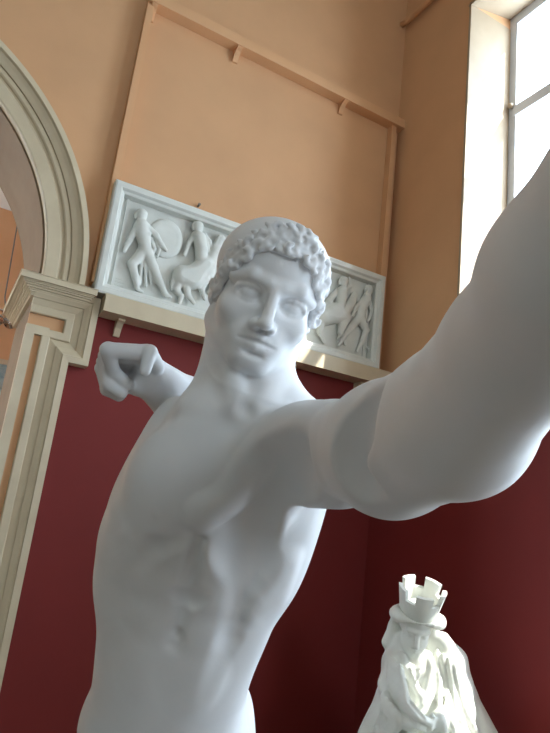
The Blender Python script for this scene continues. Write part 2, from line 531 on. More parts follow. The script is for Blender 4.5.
def bounds(*pts):
    P = np.array([rp(*p) for p in pts]); m = .09
    return (P[:, 0].min() - m, P[:, 0].max() + m, max(PZ0 + .06, P[:, 2].min() - m), min(PZ1 - .06, P[:, 2].max() + m))

def shield_man(F):
    head(F, 140, 217)
    limb(F, [(140, 228), (142, 240), (144, 252)], [.052, .046, .043], .012)
    limb(F, [(145, 253), (152, 268), (158, 283), (164, 296)], [.042, .031, .026, .017], .010)
    limb(F, [(164, 296), (169, 298)], [.017, .011], .010)
    limb(F, [(142, 253), (131, 265), (134, 278), (136, 290)], [.042, .031, .025, .016], .006)
    limb(F, [(136, 290), (141, 293)], [.016, .011], .006)
    limb(F, [(136, 229), (128, 242), (123, 252)], [.026, .020, .016], .004)
    limb(F, [(145, 229), (154, 237), (160, 247), (164, 252)], [.027, .021, .017, .012], .020)
    limb(F, [(138, 236), (146, 237)], [.020, .020], .030, .010); limb(F, [(139.5, 246), (146, 247)], [.016, .016], .026, .010)
    limb(F, [(150, 240), (153, 250), (151, 258)], [.012, .013, .008], .010, .006); limb(F, [(154, 241), (158, 251), (156, 259)], [.010, .012, .007], .006, .006)
    for a, b in (((141, 256), (139, 285)), ((144, 258), (145, 287)), ((147, 262), (150, 284)), ((149, 268), (154, 283))):
        limb(F, [a, b], [.014, .010], -.002, .008)
shield_man.box = bounds((140, 210), (168, 298), (122, 252))
def round_shield(F):
    c = rp(165, 239)
    F.ell(c + np.array([0, .014, 0]), (.128, .030, .145), None, .004)
    F.ell(c + np.array([0, -.022, 0]), (.112, .022, .128), None, .004, 'cut')
    F.ell(c + np.array([0, .002, 0]), (.102, .014, .118), None, .004)
round_shield.box = bounds((150, 225), (180, 252))
def rider(F):
    limb(F, [(181, 277), (190, 279), (203, 268), (206, 272)], [.075, .080, .070, .055], .006, .02)
    limb(F, [(207, 266), (214, 252), (219, 241)], [.052, .042, .034], .008, .02)
    limb(F, [(219, 240), (224, 247), (226, 251)], [.032, .024, .016], .010)
    limb(F, [(212, 248), (217, 238)], [.012, .008], .030, .006)
    limb(F, [(179, 280), (175, 290), (180, 297), (178, 304)], [.040, .026, .018, .014], .004)
    limb(F, [(184, 284), (186, 296), (192, 304)], [.036, .022, .014], .010)
    limb(F, [(204, 280), (200, 290), (203, 300)], [.034, .022, .014], .008)
    limb(F, [(208, 276), (212, 287), (207, 294)], [.032, .020, .014], .004)
    limb(F, [(176, 274), (171, 282), (170, 291)], [.016, .014, .008], .002)
    head(F, 196, 229, .014)
    limb(F, [(197, 240), (199, 251), (199, 261)], [.048, .044, .042], .020)
    limb(F, [(199, 262), (209, 268), (203, 279), (196, 289)], [.036, .030, .022, .015], .026)
    limb(F, [(193, 236), (187, 245), (183, 256)], [.023, .018, .014], .006)
    limb(F, [(202, 237), (207, 243), (210, 252), (208, 262)], [.022, .020, .016, .012], .012)
    limb(F, [(203, 236), (205, 248), (207, 258)], [.012, .013, .010], .022, .006)
    limb(F, [(193, 222), (196, 216)], [.011, .008], .004)
rider.box = bounds((196, 214), (226, 250), (170, 291), (192, 306))
def fallen_man(F):
    head(F, 252, 292)
    limb(F, [(249, 299), (240, 306), (232, 309)], [.046, .043, .040], .012)
    limb(F, [(232, 309), (240, 317), (252, 321)], [.036, .028, .017], .010)
    limb(F, [(231, 309), (225, 303), (222, 312)], [.034, .026, .016], .006)
    limb(F, [(252, 298), (262, 294), (268, 283)], [.024, .018, .013], .008)
fallen_man.box = bounds((222, 300), (268, 283), (252, 322))
def standing_man(F):
    head(F, 283, 254)
    limb(F, [(283, 265), (285, 278), (286, 290)], [.052, .046, .043], .012)
    limb(F, [(287, 291), (296, 305), (297, 318), (300, 332)], [.042, .031, .025, .016], .010)
    limb(F, [(285, 291), (277, 304), (272, 316), (268, 328)], [.042, .031, .025, .016], .006)
    limb(F, [(279, 267), (270, 274), (262, 266)], [.026, .020, .015], .010)
    limb(F, [(288, 267), (298, 272), (304, 282)], [.026, .020, .015], .004)
standing_man.box = bounds((283, 246), (262, 266), (304, 282), (300, 334), (268, 330))
def cloaked_rider(F):
    limb(F, [(322, 318), (332, 314), (341, 316)], [.070, .080, .060], .004, .02)
    limb(F, [(319, 322), (318, 332), (322, 343)], [.040, .024, .014], .004)
    limb(F, [(340, 322), (338, 333), (343, 345)], [.036, .022, .014], .008)
    limb(F, [(344, 312), (350, 303), (352, 296)], [.044, .034, .026], .002, .02)
    limb(F, [(352, 296), (356, 301), (357, 304)], [.026, .020, .013], .004)
    head(F, 341, 283, .010)
    limb(F, [(339, 293), (338, 303), (336, 311)], [.046, .042, .042], .016)
    limb(F, [(337, 312), (345, 318), (341, 328), (338, 336)], [.034, .027, .020, .014], .020)
    limb(F, [(343, 291), (348, 287), (347, 279)], [.022, .018, .013], .008)
    limb(F, [(334, 293), (327, 303), (321, 308)], [.022, .026, .016], .004)
cloaked_rider.box = bounds((347, 278), (318, 332), (344, 346), (357, 304))
def spear_man(F):
    head(F, 366, 291, .010, .038)
    limb(F, [(364, 300), (359, 310), (357, 319)], [.044, .040, .038], .010)
    limb(F, [(358, 320), (364, 331), (360, 342), (355, 352)], [.038, .028, .022, .014], .010)
    limb(F, [(356, 320), (348, 329), (341, 339), (337, 346)], [.036, .027, .020, .013], .006)
    limb(F, [(367, 301), (370, 313), (366, 322)], [.022, .017, .013], .002)
    limb(F, [(361, 301), (353, 309), (350, 317)], [.022, .017, .013], .018)
spear_man.box = bounds((366, 283), (336, 347), (371, 313), (356, 354))
def stump(F):
    limb(F, [(369, 357), (368, 350)], [.026, .020], .006); limb(F, [(369, 351), (373, 346)], [.014, .010], .006); limb(F, [(368, 351), (364, 347)], [.012, .009], .004)
stump.box = bounds((369, 356), (373, 346), (364, 347))
figure('shield_bearer', shield_man, 'nude warrior lunging beside a round shield')
figure('round_shield', round_shield, 'shallow round shield')
figure('rider', rider, 'rider in a tunic on a rearing horse')
figure('fallen_warrior', fallen_man); figure('standing_warrior', standing_man)
figure('cloaked_rider', cloaked_rider, 'cloaked rider twisting back')
figure('spear_warrior', spear_man, 'nude warrior leaning on a slanting spear'); figure('tree_stump', stump)
bm = bmesh.new()
a, b = rp(334, 341), rp(365, 290)
tube(bm, [a + [0, -.022, 0], b + [0, -.022, 0]], .009, 10)
bm_obj('spear', bm, M['relief'], PN, True)

bm = bmesh.new()
for r_, n_l in enumerate((3, 4, 4)):
    for c_ in range(n_l):
        x = PX0 + .135 + .017 * c_; z = PZ0 + .150 - .022 * r_
        box(bm, (x, YG - .003, z), (x + .011, YG + .001, z + .010))
o = bm_obj('inscription', bm, M['relief'], PN); o['label'] = 'worn illegible lettering in the corner'; o['kind'] = 'stuff'
bm = bmesh.new(); q = on_back(199, 205, YB - .02)
tube(bm, [(q[0], YB, q[2] - .004), (q[0], YB - .03, q[2] + .004)], [.006, .011], 10)
o = bm_obj('nail', bm, M['steel'], None, True); o['label'] = 'dark nail in the orange wall just above the sculpted panel'; o['category'] = 'nail'
bm = bmesh.new()
tube(bm, [(PX0 + .10 + .26 * k / 12, YB - .07, PZ1 + .004 + .030 * math.sin(math.pi * k / 12)) for k in range(13)], .004, 8)
o = bm_obj('wire', bm, M['steel'], None, True); o['label'] = 'bent grey wire lying along the top edge of the sculpted panel'; o['category'] = 'wire'

# lining of the arch and of its jamb
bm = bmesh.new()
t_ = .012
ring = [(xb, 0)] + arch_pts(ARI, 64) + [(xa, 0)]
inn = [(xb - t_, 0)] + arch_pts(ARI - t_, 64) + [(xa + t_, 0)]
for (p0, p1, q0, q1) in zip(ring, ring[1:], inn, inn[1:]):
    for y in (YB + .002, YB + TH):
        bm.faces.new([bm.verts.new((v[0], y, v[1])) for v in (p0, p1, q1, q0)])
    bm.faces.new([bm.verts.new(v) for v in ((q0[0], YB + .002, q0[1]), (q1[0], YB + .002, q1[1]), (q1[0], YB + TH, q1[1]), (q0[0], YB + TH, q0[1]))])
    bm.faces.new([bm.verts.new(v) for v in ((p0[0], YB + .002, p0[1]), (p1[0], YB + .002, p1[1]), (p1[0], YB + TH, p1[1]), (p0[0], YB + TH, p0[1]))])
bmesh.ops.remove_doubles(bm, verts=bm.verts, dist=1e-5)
structure(bm_obj('trim_6', bm, M['cream_shade']), 'cream inside of the arch, shade put into its colour')

# ------------------------------------------------------------------ next room seen through the arch
bm = bmesh.new(); box(bm, (XL, 8.0, 0), (XR + .8, 8.2, 5.25)); structure(bm_obj('wall_far', bm, M['orange']))
bm = bmesh.new(); box(bm, (XL, YB + TH, 5.1), (XR + .8, 8.0, 5.25)); structure(bm_obj('ceiling_far', bm, M['ceiling']))
bm = bmesh.new(); box(bm, (XR + .6, YB + TH, 0), (XR + .8, 8.0, 5.1)); structure(bm_obj('wall_far_right', bm, M['orange']))

bm = bmesh.new()      # left end of the next room; unseen opening added to light it
y0, y1, z0, z1 = 5.6, 7.6, .8, 4.2
box(bm, (XL - .2, YB + TH, 0), (XL, y0, 5.1)); box(bm, (XL - .2, y1, 0), (XL, 8.0, 5.1)); box(bm, (XL - .2, y0, 0), (XL, y1, z0)); box(bm, (XL - .2, y0, z1), (XL, y1, 5.1))
structure(bm_obj('wall_far_left', bm, M['orange']))
# ------------------------------------------------------------------ the plaster athlete
V = .0026 if not DRAFT else .005
# torso frame: origin at the pit of the neck, rows = subject's left, front, up the body
PIT = at(245, 413, .86); NAV = at(190, 622, .92)
tz = unit(PIT - NAV)
ya = math.radians(8)
d0 = R @ np.array([-math.sin(ya), 0, -math.cos(ya)])
ty = unit(d0 - d0.dot(tz) * tz)
tx = np.cross(tz, ty)
TF = np.array([tx, ty, tz])
def T(x, y, z): return PIT + TF.T @ np.array([x, y, z])

HYAW, HROLL, HPITCH, HSHIFT = -8, 0, 0, (.0130, .0085, 0)
# head frame: origin between the ears at eye height
HF = np.array([[.986, -.125, -.113], [-.162, -.891, -.425], [.048, -.437, .898]])
HF[1] = unit(HF[1]); HF[2] = unit(HF[2] - HF[2].dot(HF[1]) * HF[1]); HF[0] = np.cross(HF[2], HF[1]) * -1
if HF[0].dot([1, 0, 0]) < 0: HF[0] *= -1
def turn(F, ax, deg):
    """turn the rows of F about an axis through the head"""
    return np.array(Matrix.Rotation(math.radians(deg), 3, Vector(ax)) @ Matrix(F.T)).T
HF = turn(HF, HF[2], HYAW); HF = turn(HF, HF[1], HROLL); HF = turn(HF, HF[0], HPITCH)
HO = EYE + np.array([.370, .796, .346]) + R @ np.array(HSHIFT)
def H(x, y, z): return HO + HF.T @ np.array([x, y, z])

gx = axis((-.22, 1.02, V)); gy = axis((-.06, 1.45, V))
ZT = PIT[2]
gz = axis((.48, ZT - .62, .009), (ZT - .62, ZT - .1, .0032), (ZT - .1, HO[2] - .16, .003), (HO[2] - .16, HO[2] + .16, .0022), (HO[2] + .16, 2.35, .006))
B = Field(gx, gy, gz)
print('grid', B.D.shape)

# trunk --------------------------------------------------------
def loft(levels, F, O, k=.02):
    """levels: (z, cx, cy, half width, half depth front, half depth back)"""
    lv = np.array(levels, float)
    O = np.asarray(O)
    # smooth the level table
    zz = np.linspace(lv[0, 0], lv[-1, 0], 160)
    cols = []
    for c in range(1, lv.shape[1]):
        v = np.interp(zz, lv[:, 0], lv[:, c])
        kk = np.ones(13) / 13
        cols.append(np.convolve(np.pad(v, 6, mode='edge'), kk, 'valid'))
    def fn(x, y, z):
        dx, dy, dz = x - np.float32(O[0]), y - np.float32(O[1]), z - np.float32(O[2])
        q = [(np.float32(F[i][0]) * dx + np.float32(F[i][1]) * dy + np.float32(F[i][2]) * dz) for i in range(3)]
        cx, cy, a, bf, bb = [np.interp(q[2], zz, c).astype(np.float32) for c in cols]
        u = (q[0] - cx) / a
        vv = q[1] - cy
        b = np.where(vv > 0, bf, bb)
        vv = vv / b
        e = 2.3
        rho = (np.abs(u) ** e + np.abs(vv) ** e + 1e-9) ** (1 / e)
        d = (rho - 1) * np.minimum(a, b) * .9
        cap_ = np.maximum(q[2] - zz[-1], zz[0] - q[2])
        return np.maximum(d, cap_)
    pts = [O + F.T @ np.array([sx, sy, z]) for sx in (-.21, .21) for sy in (-.26, .08) for z in (zz[0], zz[-1])]
    B.apply(fn, np.min(pts, 0), np.max(pts, 0), k, 'add', .01)

loft([(-.62, -.008, -.09, .138, .095, .110),
      (-.54, -.016, -.09, .130, .095, .110),
      (-.48, -.023, -.085, .129, .090, .095),
      (-.43, -.026, -.085, .134, .086, .087),
      (-.36, -.034, -.082, .150, .087, .085),
      (-.27, -.034, -.082, .158, .094, .092),
      (-.19, -.026, -.086, .146, .104, .105),
      (-.09, .014, -.092, .114, .104, .105),
      (-.035, .010, -.095, .098, .089, .090),
      (.015, .006, -.092, .068, .070, .062)], TF, PIT, .02)
for s in (-1, 1):
    # chest
    if s < 0:
        B.ell(T(-.066, -.016, -.122), (.074, .026, .068), TF, .07)
        B.ell(T(-.074, -.026, -.134), (.052, .034, .046), TF, .035)
    else:
        B.ell(T(.042, -.004, -.112), (.056, .030, .062), TF, .03)
        B.cap(T(.05, -.012, -.085), at(290, 447, .845), .036, .036, .03)
    # shoulder blade side and the broad back muscle
    B.ell(T(s * .112 - .018, -.11, -.17), (.042, .070, .13), TF, .05)
    B.cap(T(s * .045, -.10, -.015 - .015 * (s < 0)), T(s * (.115 + .015 * s), -.10, -.05 - .045 * (s < 0)), .036, .030, .04)      # trapezius
    B.cap(T(s * .012, -.012, -.006), T(s * .085, -.034, .002 - .03 * (s < 0)), .0085, .007, .018)  # collar bone
    # flank: oblique roll over the hip, serratus fingers
    if s > 0: B.ell(T(s * .086 , -.06, -.545 ), (.026, .060, .035), TF, .03)
    for i in range(3):
        B.cap(T(s * (.126 - .003 * i) - .018, -.030 - .004 * i, -.205 - .030 * i), T(s * (.106 - .004 * i) - .018, -.012 - .004 * i, -.228 - .030 * i), .010, .007, .03)
    # abdominal blocks
    for z, r in ((-.225, .026), (-.282, .026), (-.340, .028)):
        B.ell(T(s * .036 - .016, -.010 - .004 * (z < -.3), z), (.036, .018, r), TF, .024)
    B.ell(T(s * .034 - .010, -.018, -.415), (.036, .018, .055), TF, .025)
    # nipple
    B.ell(T(s * .075 - .006, .0215, -.170), (.0045, .0045, .0045), TF, .006)
    # buttock, groin line
    B.ell(T(s * .060, -.15, -.60), (.068, .075, .085), TF, .04)
B.ell(T(-.020, -.052, -.036), (.085, .046, .050), TF, .035)
B.cap(T(-.014, .016, -.19), T(-.014, .010, -.37), .004, .004, .018, 'cut')
B.ell(T(-.013, .008, -.352), (.006, .011, .008), TF, .010, 'cut')
for s in (-1, 1):   # arch of the ribs, edge of the abdominal sheet
    B.chain([T(s * .018 - .012, .030, -.185), T(s * .062 - .012, .022, -.225), T(s * .090 - .016, .022, -.275)], [.004, .004, .001], .024, 'cut')
    if s > 0:
        B.chain([T(s * .078 - .016, .018, -.25), T(s * .080 - .014, .002, -.34), T(s * .066 - .010, .016, -.44)], [.001, .005, .001], .026, 'cut')

# left arm: reaches out towards the viewer --------------------
SL = at(312, 452, .82)
UA = [at(296, 460, .88), SL, at(345, 455, .745)]
B.chain(UA, [.050, .058, .060], .03)
ARM = [at(340, 450, .74), at(392, 448, .62), at(456, 422, .49), at(516, 349, .385), at(571, 274, .315), at(640, 155, .265)]
B.chain(ARM, [.055, .066, .0575, .0435, .042, .034], .016)
B.cap(at(258, 462, .89), at(322, 454, .775), .040, .050, .045)
# right arm: drawn back, hand beside the head ------------------
SR = at(212, 518, 1.0)
B.chain([at(220, 490, .98), SR, at(218, 484, 1.07), at(232, 440, 1.17)], [.046, .052, .050, .043], .035)
B.chain([at(232, 440, 1.17), at(188, 408, 1.10), at(152, 378, 1.03)], [.046, .050, .034], .02)
WR = at(152, 378, 1.03)

def skin(px, py, d0, d1):
    """depth at which a line of sight meets the surface modelled so far"""
    for d in np.arange(d0, d1, .003):
        q = at(px, py, d)
        ix = [int(np.searchsorted(B.ax[i], q[i])) for i in range(3)]
        if any(i <= 0 or i >= len(B.ax[n]) for n, i in enumerate(ix)): continue
        v = B.D[ix[0], ix[1], ix[2]]
        if v < .0015: return d
    return None
def carve(px, r, depth, k, op='cut', d0=.5, d1=1.2, taper=True):
    """a groove (or ridge) that follows the surface along a line"""
    P = []
    for (x0, y0), (x1, y1) in zip(px, px[1:]):
        for t in np.linspace(0, 1, 7)[:-1]: P.append((x0 + (x1 - x0) * t, y0 + (y1 - y0) * t))
    P.append(px[-1])
    Q = [(q, skin(q[0], q[1], d0, d1)) for q in P]
    Q = [(q, d) for q, d in Q if d is not None]
    dd = np.array([d for _, d in Q]); dd = np.convolve(np.pad(dd, 2, mode='edge'), np.ones(5) / 5, 'valid')
    n = len(Q) - 1
    fade = [min(1, 4 * min(i, n - i) / n) if taper else 1 for i in range(n + 1)]
    sg = -1 if op == 'cut' else 1
    B.chain([at(q[0], q[1], d + sg * (r - (depth * f - k * .22))) for (q, _), d, f in zip(Q, dd, fade)], [r] * (n + 1), k, op)
# edge of the left chest muscle running down into the edge of the belly sheet
carve([(275, 466), (258, 490), (247, 520), (246, 550), (250, 585)], .035, .0055, .035)
carve([(262, 452), (243, 478), (226, 500), (200, 512)], .012, .0035, .022, 'add')
# front edge of the deltoid and the fold above the biceps
carve([(362, 404), (352, 420), (342, 438), (339, 461), (345, 478), (354, 496)], .014, .0065, .022)
# dimpled modelling of the belly
carve([(200, 600), (188, 604), (176, 600)], .010, .0022, .014)

# hands --------------------------------------------------------
def finger(pts, r0, r1, k=.004):
    n = len(pts) - 1
    rs = [r0 + (r1 - r0) * i / n for i in range(n + 1)]
    B.chain(pts, rs, k)
# right hand: closed round a shaft that is lost, seen along the grip
for i, dz in enumerate((.0, .018, .036, .053)):
    ox, oy = -2.0 * i, 6.0 * i
    z = .985 + dz
    mcp = at(147 - 2 * i, 353 + 5 * i, z)
    B.chain([WR, mcp], [.020, .0135], .012)
    if i == 0:
        path = [mcp, at(108, 350, .958), at(113, 372, .985), at(127, 384, .990)]
    else:
        path = [mcp, at(108 + ox, 350 + oy, z - .010), at(108 + ox * .5 + 2, 382 + oy * .4, z - .018), at(122 - i, 392 + oy * .2, z - .016)]
    finger(path, .0135 - .0006 * i, .0100)
B.chain([at(150, 384, 1.03), at(137, 386, 1.015)], [.022, .016], .012)
B.chain([at(146, 366, 1.035), at(118, 366, 1.04)], [.020, .016], .012)
finger([at(156, 366, 1.0), at(150, 352, .975), at(145, 371, .958)], .0135, .0088)
# left hand: open, fingers lightly bent
hd = unit(at(640, 155, .265) - at(571, 274, .315)); hw = at(640, 155, .265)
hn = unit(np.cross(hd, [0, 0, 1])); hs = np.cross(hn, hd)
for i, (o, ln) in enumerate(((.030, .040), (.010, .045), (-.010, .041), (-.029, .032))):
    kn = hw + hd * (.088 - .004 * abs(i - 1)) + hs * o
    B.chain([hw + hs * o * .45, kn], [.018, .0115], .012)
    p = [kn]; a = .25
    for q in (1.0, .66, .55):
        p.append(p[-1] + (hd * math.cos(a) - hn * math.sin(a)) * ln * q); a += .38
    finger(p, .0098, .0072)
tb = hw + hs * .022 + hd * .02
finger([tb, tb + hs * .030 + hd * .030 - hn * .015, tb + hs * .042 + hd * .062 - hn * .022, tb + hs * .044 + hd * .088 - hn * .026], .014, .0085)

# legs (below the photograph's edge) ---------------------------
hipL, hipR = T(.066, -.09, -.61), T(-.066, -.09, -.61)
GZ = .60
ftL = np.array([hipL[0] - .10, hipL[1] - .32, GZ]); ftR = np.array([hipR[0] + .12, hipR[1] + .34, GZ])
for hp, ft, fw in ((hipL, ftL, -.16), (hipR, ftR, .10)):
    kn = (hp + ft + np.array([0, 0, .09])) / 2 + np.array([-.03, -.07, 0])
    an = ft + np.array([0, 0, .085])
    B.chain([hp, (hp + kn) / 2, kn], [.080, .076, .054], .03)
    B.chain([kn, kn * .62 + an * .38, an], [.053, .056, .034], .02)
    toe = ft + np.array([-.10, -.13, .022])
    B.chain([an - [0, 0, .045], ft + np.array([.015, .02, .032])], [.036, .032], .02)
    B.chain([an - [0, 0, .03], (an + toe) / 2 - [0, 0, .015], toe], [.036, .034, .021], .02)

# neck ---------------------------------------------------------
B.cap(H(0.002, -.025, -.03), T(0.004, -.088, -.015), .055, .056, .045)
for s in (-1, 1):
    B.chain([H(s * .056, -.025, -.045), T(s * .014, -.012, .004)], [.016, .012], .02)
B.ell(T(0, .008, .008), (.009, .010, .009), TF, .012, 'cut')

B.cap(H(-.020, -.030, -.090), T(-.048, -.088, -.06), .040, .046, .04)
# head ---------------------------------------------------------
def E(c, r, k, op='add', F=None): B.ell(H(*c), r, HF if F is None else F, k, op)
def Cp(a, b, ra, rb, k, op='add'): B.cap(H(*a), H(*b), ra, rb, k, op)
E((0, -.015, .035), (.073, .094, .083), .01)
E((0, .030, -.020), (.064, .058, .080), .02)
E((0, .034, -.058), (.050, .048, .038), .02)
E((0, .070, -.089), (.019, .015, .013), .018)
E((0, .042, .038), (.060, .044, .046), .02)
for s in (-1, 1):
    Cp((s * .056, .002, -.056), (s * .016, .066, -.088), .018, .014, .02)
    E((s * .046, .052, -.030), (.020, .024, .018), .018)
    Cp((s * .010, .083, .0185), (s * .034, .0775, .0225), .0100, .0095, .007)
    Cp((s * .034, .0775, .0225), (s * .057, .056, .013), .0095, .0090, .007)
for s in (-1, 1):
    E((s * .032, .089, -.0015), (.0235, .021, .0155), .006, 'cut')
Cp((0, .081, .024), (0, .107, -.031), .0070, .0090, .007)
E((0, .108, -.0320), (.0095, .010, .0080), .005)
for s in (-1, 1):
    E((s * .0112, .094, -.0370), (.0078, .012, .0080), .005)
    E((s * .031, .0640, -.002), (.0165, .0155, .0155), .003)
    up = [(s * (.031 + .0205 * math.cos(t)), .0775 - .006 * abs(math.cos(t)) ** 2 - .004 * (math.cos(t) > 0) * math.cos(t), -.002 + .0108 * math.sin(t)) for t in np.linspace(0, math.pi, 9)]
    B.chain([H(*p) for p in up], [.0034] * 9, .002)
    lo = [(s * (.031 + .0205 * math.cos(t)), .0755 - .006 * abs(math.cos(t)) ** 2 - .004 * (math.cos(t) > 0) * math.cos(t), -.003 - .0090 * math.sin(t)) for t in np.linspace(0, math.pi, 9)]
    B.chain([H(*p) for p in lo], [.0025] * 9, .0025)
    E((s * .0065, .103, -.0440), (.0035, .005, .004), .003, 'cut')
E((0, .068, -.062), (.036, .0215, .023), .018)
E((0, .0905, -.0490), (.004, .005, .008), .006, 'cut')
ul = [(-0.0241, .0775, -0.0595), (-0.0120, .0875, -0.0560), (-0.0034, .0910, -0.0540), (0.0000, .0905, -0.0550), (0.0034, .0910, -0.0540), (0.0120, .0875, -0.0560), (0.0241, .0775, -0.0595)]
B.chain([H(*p) for p in ul], [.0025, .0044, .0048, .0045, .0048, .0044, .0025], .004)
ll = [(-0.0189, .0800, -0.0650), (-0.0077, .0880, -0.0675), (0.0000, .0890, -0.0680), (0.0077, .0880, -0.0675), (0.0189, .0800, -0.0650)]
B.chain([H(*p) for p in ll], [.0028, .0050, .0060, .0050, .0028], .004)
ms = [(-.0285, .0855, -.0632), (-.0120, .0925, -.0612), (0, .0958, -.0602), (.0120, .0925, -.0612), (.0285, .0855, -.0632)]
B.chain([H(*p) for p in ms], [.0014, .0030, .0034, .0030, .0014], .002, 'cut')
E((0, .0905, -.0785), (.016, .008, .003), .007, 'cut')
for s in (-1, 1):   # ears under the curls
    E((s * .074, -.012, -.012), (.009, .018, .028), .006)
    E((s * .084, -.008, -.008), (.006, .009, .016), .006, 'cut')

statue = thing('statue', 'large white plaster statue of a nude athlete reaching one arm towards the viewer', 'statue', (float((ftL[0] + ftR[0]) / 2), float((ftL[1] + ftR[1]) / 2), GZ))
body = B.mesh('body', M['plaster'], statue)
del B

# hair: smooth crown of the skull, fringe of curls ---------------
hv = .0021 if not DRAFT else .004
hx = axis((HO[0] - .13, HO[0] + .13, hv)); hy = axis((HO[1] - .16, HO[1] + .16, hv)); hz = axis((HO[2] - .12, HO[2] + .17, hv))
G = Field(hx, hy, hz)
G.ell(H(0, -.017, .038), (.087, .100, .0805), HF, .003)
n_ = HF.T @ unit(np.array([0, -.80, .60])); p_ = H(0, .072, .080)
G.apply(lambda x, y, z: -((x - p_[0]) * n_[0] + (y - p_[1]) * n_[1] + (z - p_[2]) * n_[2]), HO - .3, HO + .3, .006, 'both')
rnd = random.Random(11)
def hairline(t):
    """t from -1 (right ear) to 1 (left ear)"""
    a = t * math.radians(108)
    x = .083 * math.sin(a); y = -.017 + .098 * math.cos(a)
    z = .074 - .104 * abs(math.sin(a)) ** 2.6 - .030 * max(0, abs(t) - .8) / .2
    sh = math.sqrt(max(.2, 1 - ((z - .038) / .087) ** 2))
    return np.array([x * (.25 + .75 * sh) * 1.05, -.017 + (y + .017) * (.25 + .75 * sh) * 1.03, z])
G.chain([H(*hairline(t)) for t in np.linspace(-1, 1, 40)], [.0085] * 40, .004)
G.chain([H(*(hairline(t) + np.array([0, -.005, .014]))) for t in np.linspace(-.95, .95, 40)], [.0085] * 40, .004)
NC = 25
for row, (lift, rr, sh) in enumerate(((-.002, .0105, 0), (.013, .0100, .5), (.024, .0085, 0))):
    for i in range(NC):
        t = -1 + 2 * (i + sh) / (NC - 1) if row != 1 else -1 + 2 * (i + .5) / NC
        p = hairline(min(1, max(-1, t)))
        out = unit(np.array([p[0], p[1] + .017, (p[2] - .038) * .6]))
        p = p + np.array([0, -.35 * lift, lift]) + out * rnd.uniform(.002, .007)
        r = rr * rnd.uniform(.85, 1.15)
        side = unit(np.cross(out, [0, 0, 1])); upv = np.cross(side, out)
        ph = rnd.uniform(0, 6.28); sg = rnd.choice((-1, 1))
        arc = []
        for q in range(6):
            th = ph + sg * q * .85
            arc.append(H(*(p + (side * math.cos(th) + upv * math.sin(th)) * r * (.95 - .09 * q) + out * .0012 * q)))
        G.chain(arc, [r * .36, r * .44, r * .46, r * .44, r * .38, r * .28], .0018)
hair = G.mesh('hair', M['plaster'], statue)
hair['label'] = 'smooth cap of hair with a fringe of small curls'
del G
# ------------------------------------------------------------------ things in the next room
t = thing('spotlight_bar', 'chrome spotlights on a bar hung from a long wire beyond the arch', 'spotlight', (.45, 7.86, 3.75))
bm = bmesh.new(); tube(bm, [(.30, 7.93, 5.02), (.36, 7.90, 3.95), (.40, 7.86, 3.80)], .008, 8); bm_obj('wire', bm, M['steel'], t, True)
bm = bmesh.new(); bmesh.ops.create_uvsphere(bm, u_segments=16, v_segments=10, radius=.035); bmesh.ops.translate(bm, verts=bm.verts, vec=(.30, 7.95, 5.03)); bm_obj('hook', bm, M['steel'], t, True)
bm = bmesh.new(); tube(bm, [(-.25, 7.86, 3.78), (.62, 7.86, 3.78)], .014, 10); bm_obj('bar', bm, M['chrome'], t, True)
for x, dx in ((.50, -.06), (.38, -.10), (.05, -.08)):
    bm = bmesh.new()
    c = Vector((x, 7.80, 3.66)); d = Vector((dx, -.12, -.08)).normalized()
    tube(bm, [c - d * .08, c - d * .05, c, c + d * .05, c + d * .09, c + d * .092, c + d * .05], [.022, .042, .058, .066, .074, .066, .03], 20)
    tube(bm, [(x, 7.86, 3.78), (x, 7.83, 3.70), tuple(c - d * .04)], .009, 8)
    bm_obj('lamp_head', bm, M['chrome'], t, True)
t = thing('framed_picture', 'pale blue framed picture on the orange wall beyond the arch', 'picture', (.26, 8.0, 2.7))
bm = bmesh.new()
for lo, hi in (((-.25, 7.955, 2.70), (.68, 7.998, 2.76)), ((-.25, 7.955, 3.16), (.68, 7.998, 3.22)), ((-.25, 7.955, 2.76), (-.19, 7.998, 3.16)), ((.62, 7.955, 2.76), (.68, 7.998, 3.16))):
    box(bm, lo, hi)
bm_obj('frame', bm, M['cream'], t)
bm = bmesh.new(); box(bm, (-.19, 7.97, 2.76), (.62, 7.996, 3.16)); bm_obj('canvas', bm, M['blue'], t)

# ------------------------------------------------------------------ pedestal of the athlete
t = thing('statue_pedestal', 'grey painted plinth under the athlete statue', 'pedestal', (float((ftL[0] + ftR[0]) / 2), float((ftL[1] + ftR[1]) / 2), 0))
cx_, cy_ = float((ftL[0] + ftR[0]) / 2), float((ftL[1] + ftR[1]) / 2)
bm = bmesh.new(); box(bm, (cx_ - .42, cy_ - .62, 0), (cx_ + .36, cy_ + .52, GZ - .07)); bm_obj('block', bm, M['plinth'], t, bevel=.01)
bm = bmesh.new(); box(bm, (cx_ - .45, cy_ - .65, GZ - .07), (cx_ + .39, cy_ + .55, GZ - .013)); bm_obj('slab', bm, M['plinth'], t, bevel=.012)

# ------------------------------------------------------------------ seated goddess with a towered crown
TD = 3.1
def a(px, py, dz=0.0): return at(px, py, TD + dz)
PXM = TD / FPX                                 # metres per pixel there
fw_ = unit(np.array([-.54, -.84, 0])); lf_ = np.array([-fw_[1], fw_[0], 0.0])   # facing; her left
seat_c = a(425, 733)
TV = .0058 if not DRAFT else .011
base = seat_c * [1, 1, 0]
K = Field(axis((base[0] - .62, base[0] + .62, TV)), axis((base[1] - .72, base[1] + .60, TV)), axis((.22, .75, .014), (.75, 1.62, TV)))
def kc(p, r, k=.02, op='add', F=None): K.ell(p, r, F, k, op)
def kl(pts, rs, k=.02, op='add'): K.chain(pts, rs, k, op)
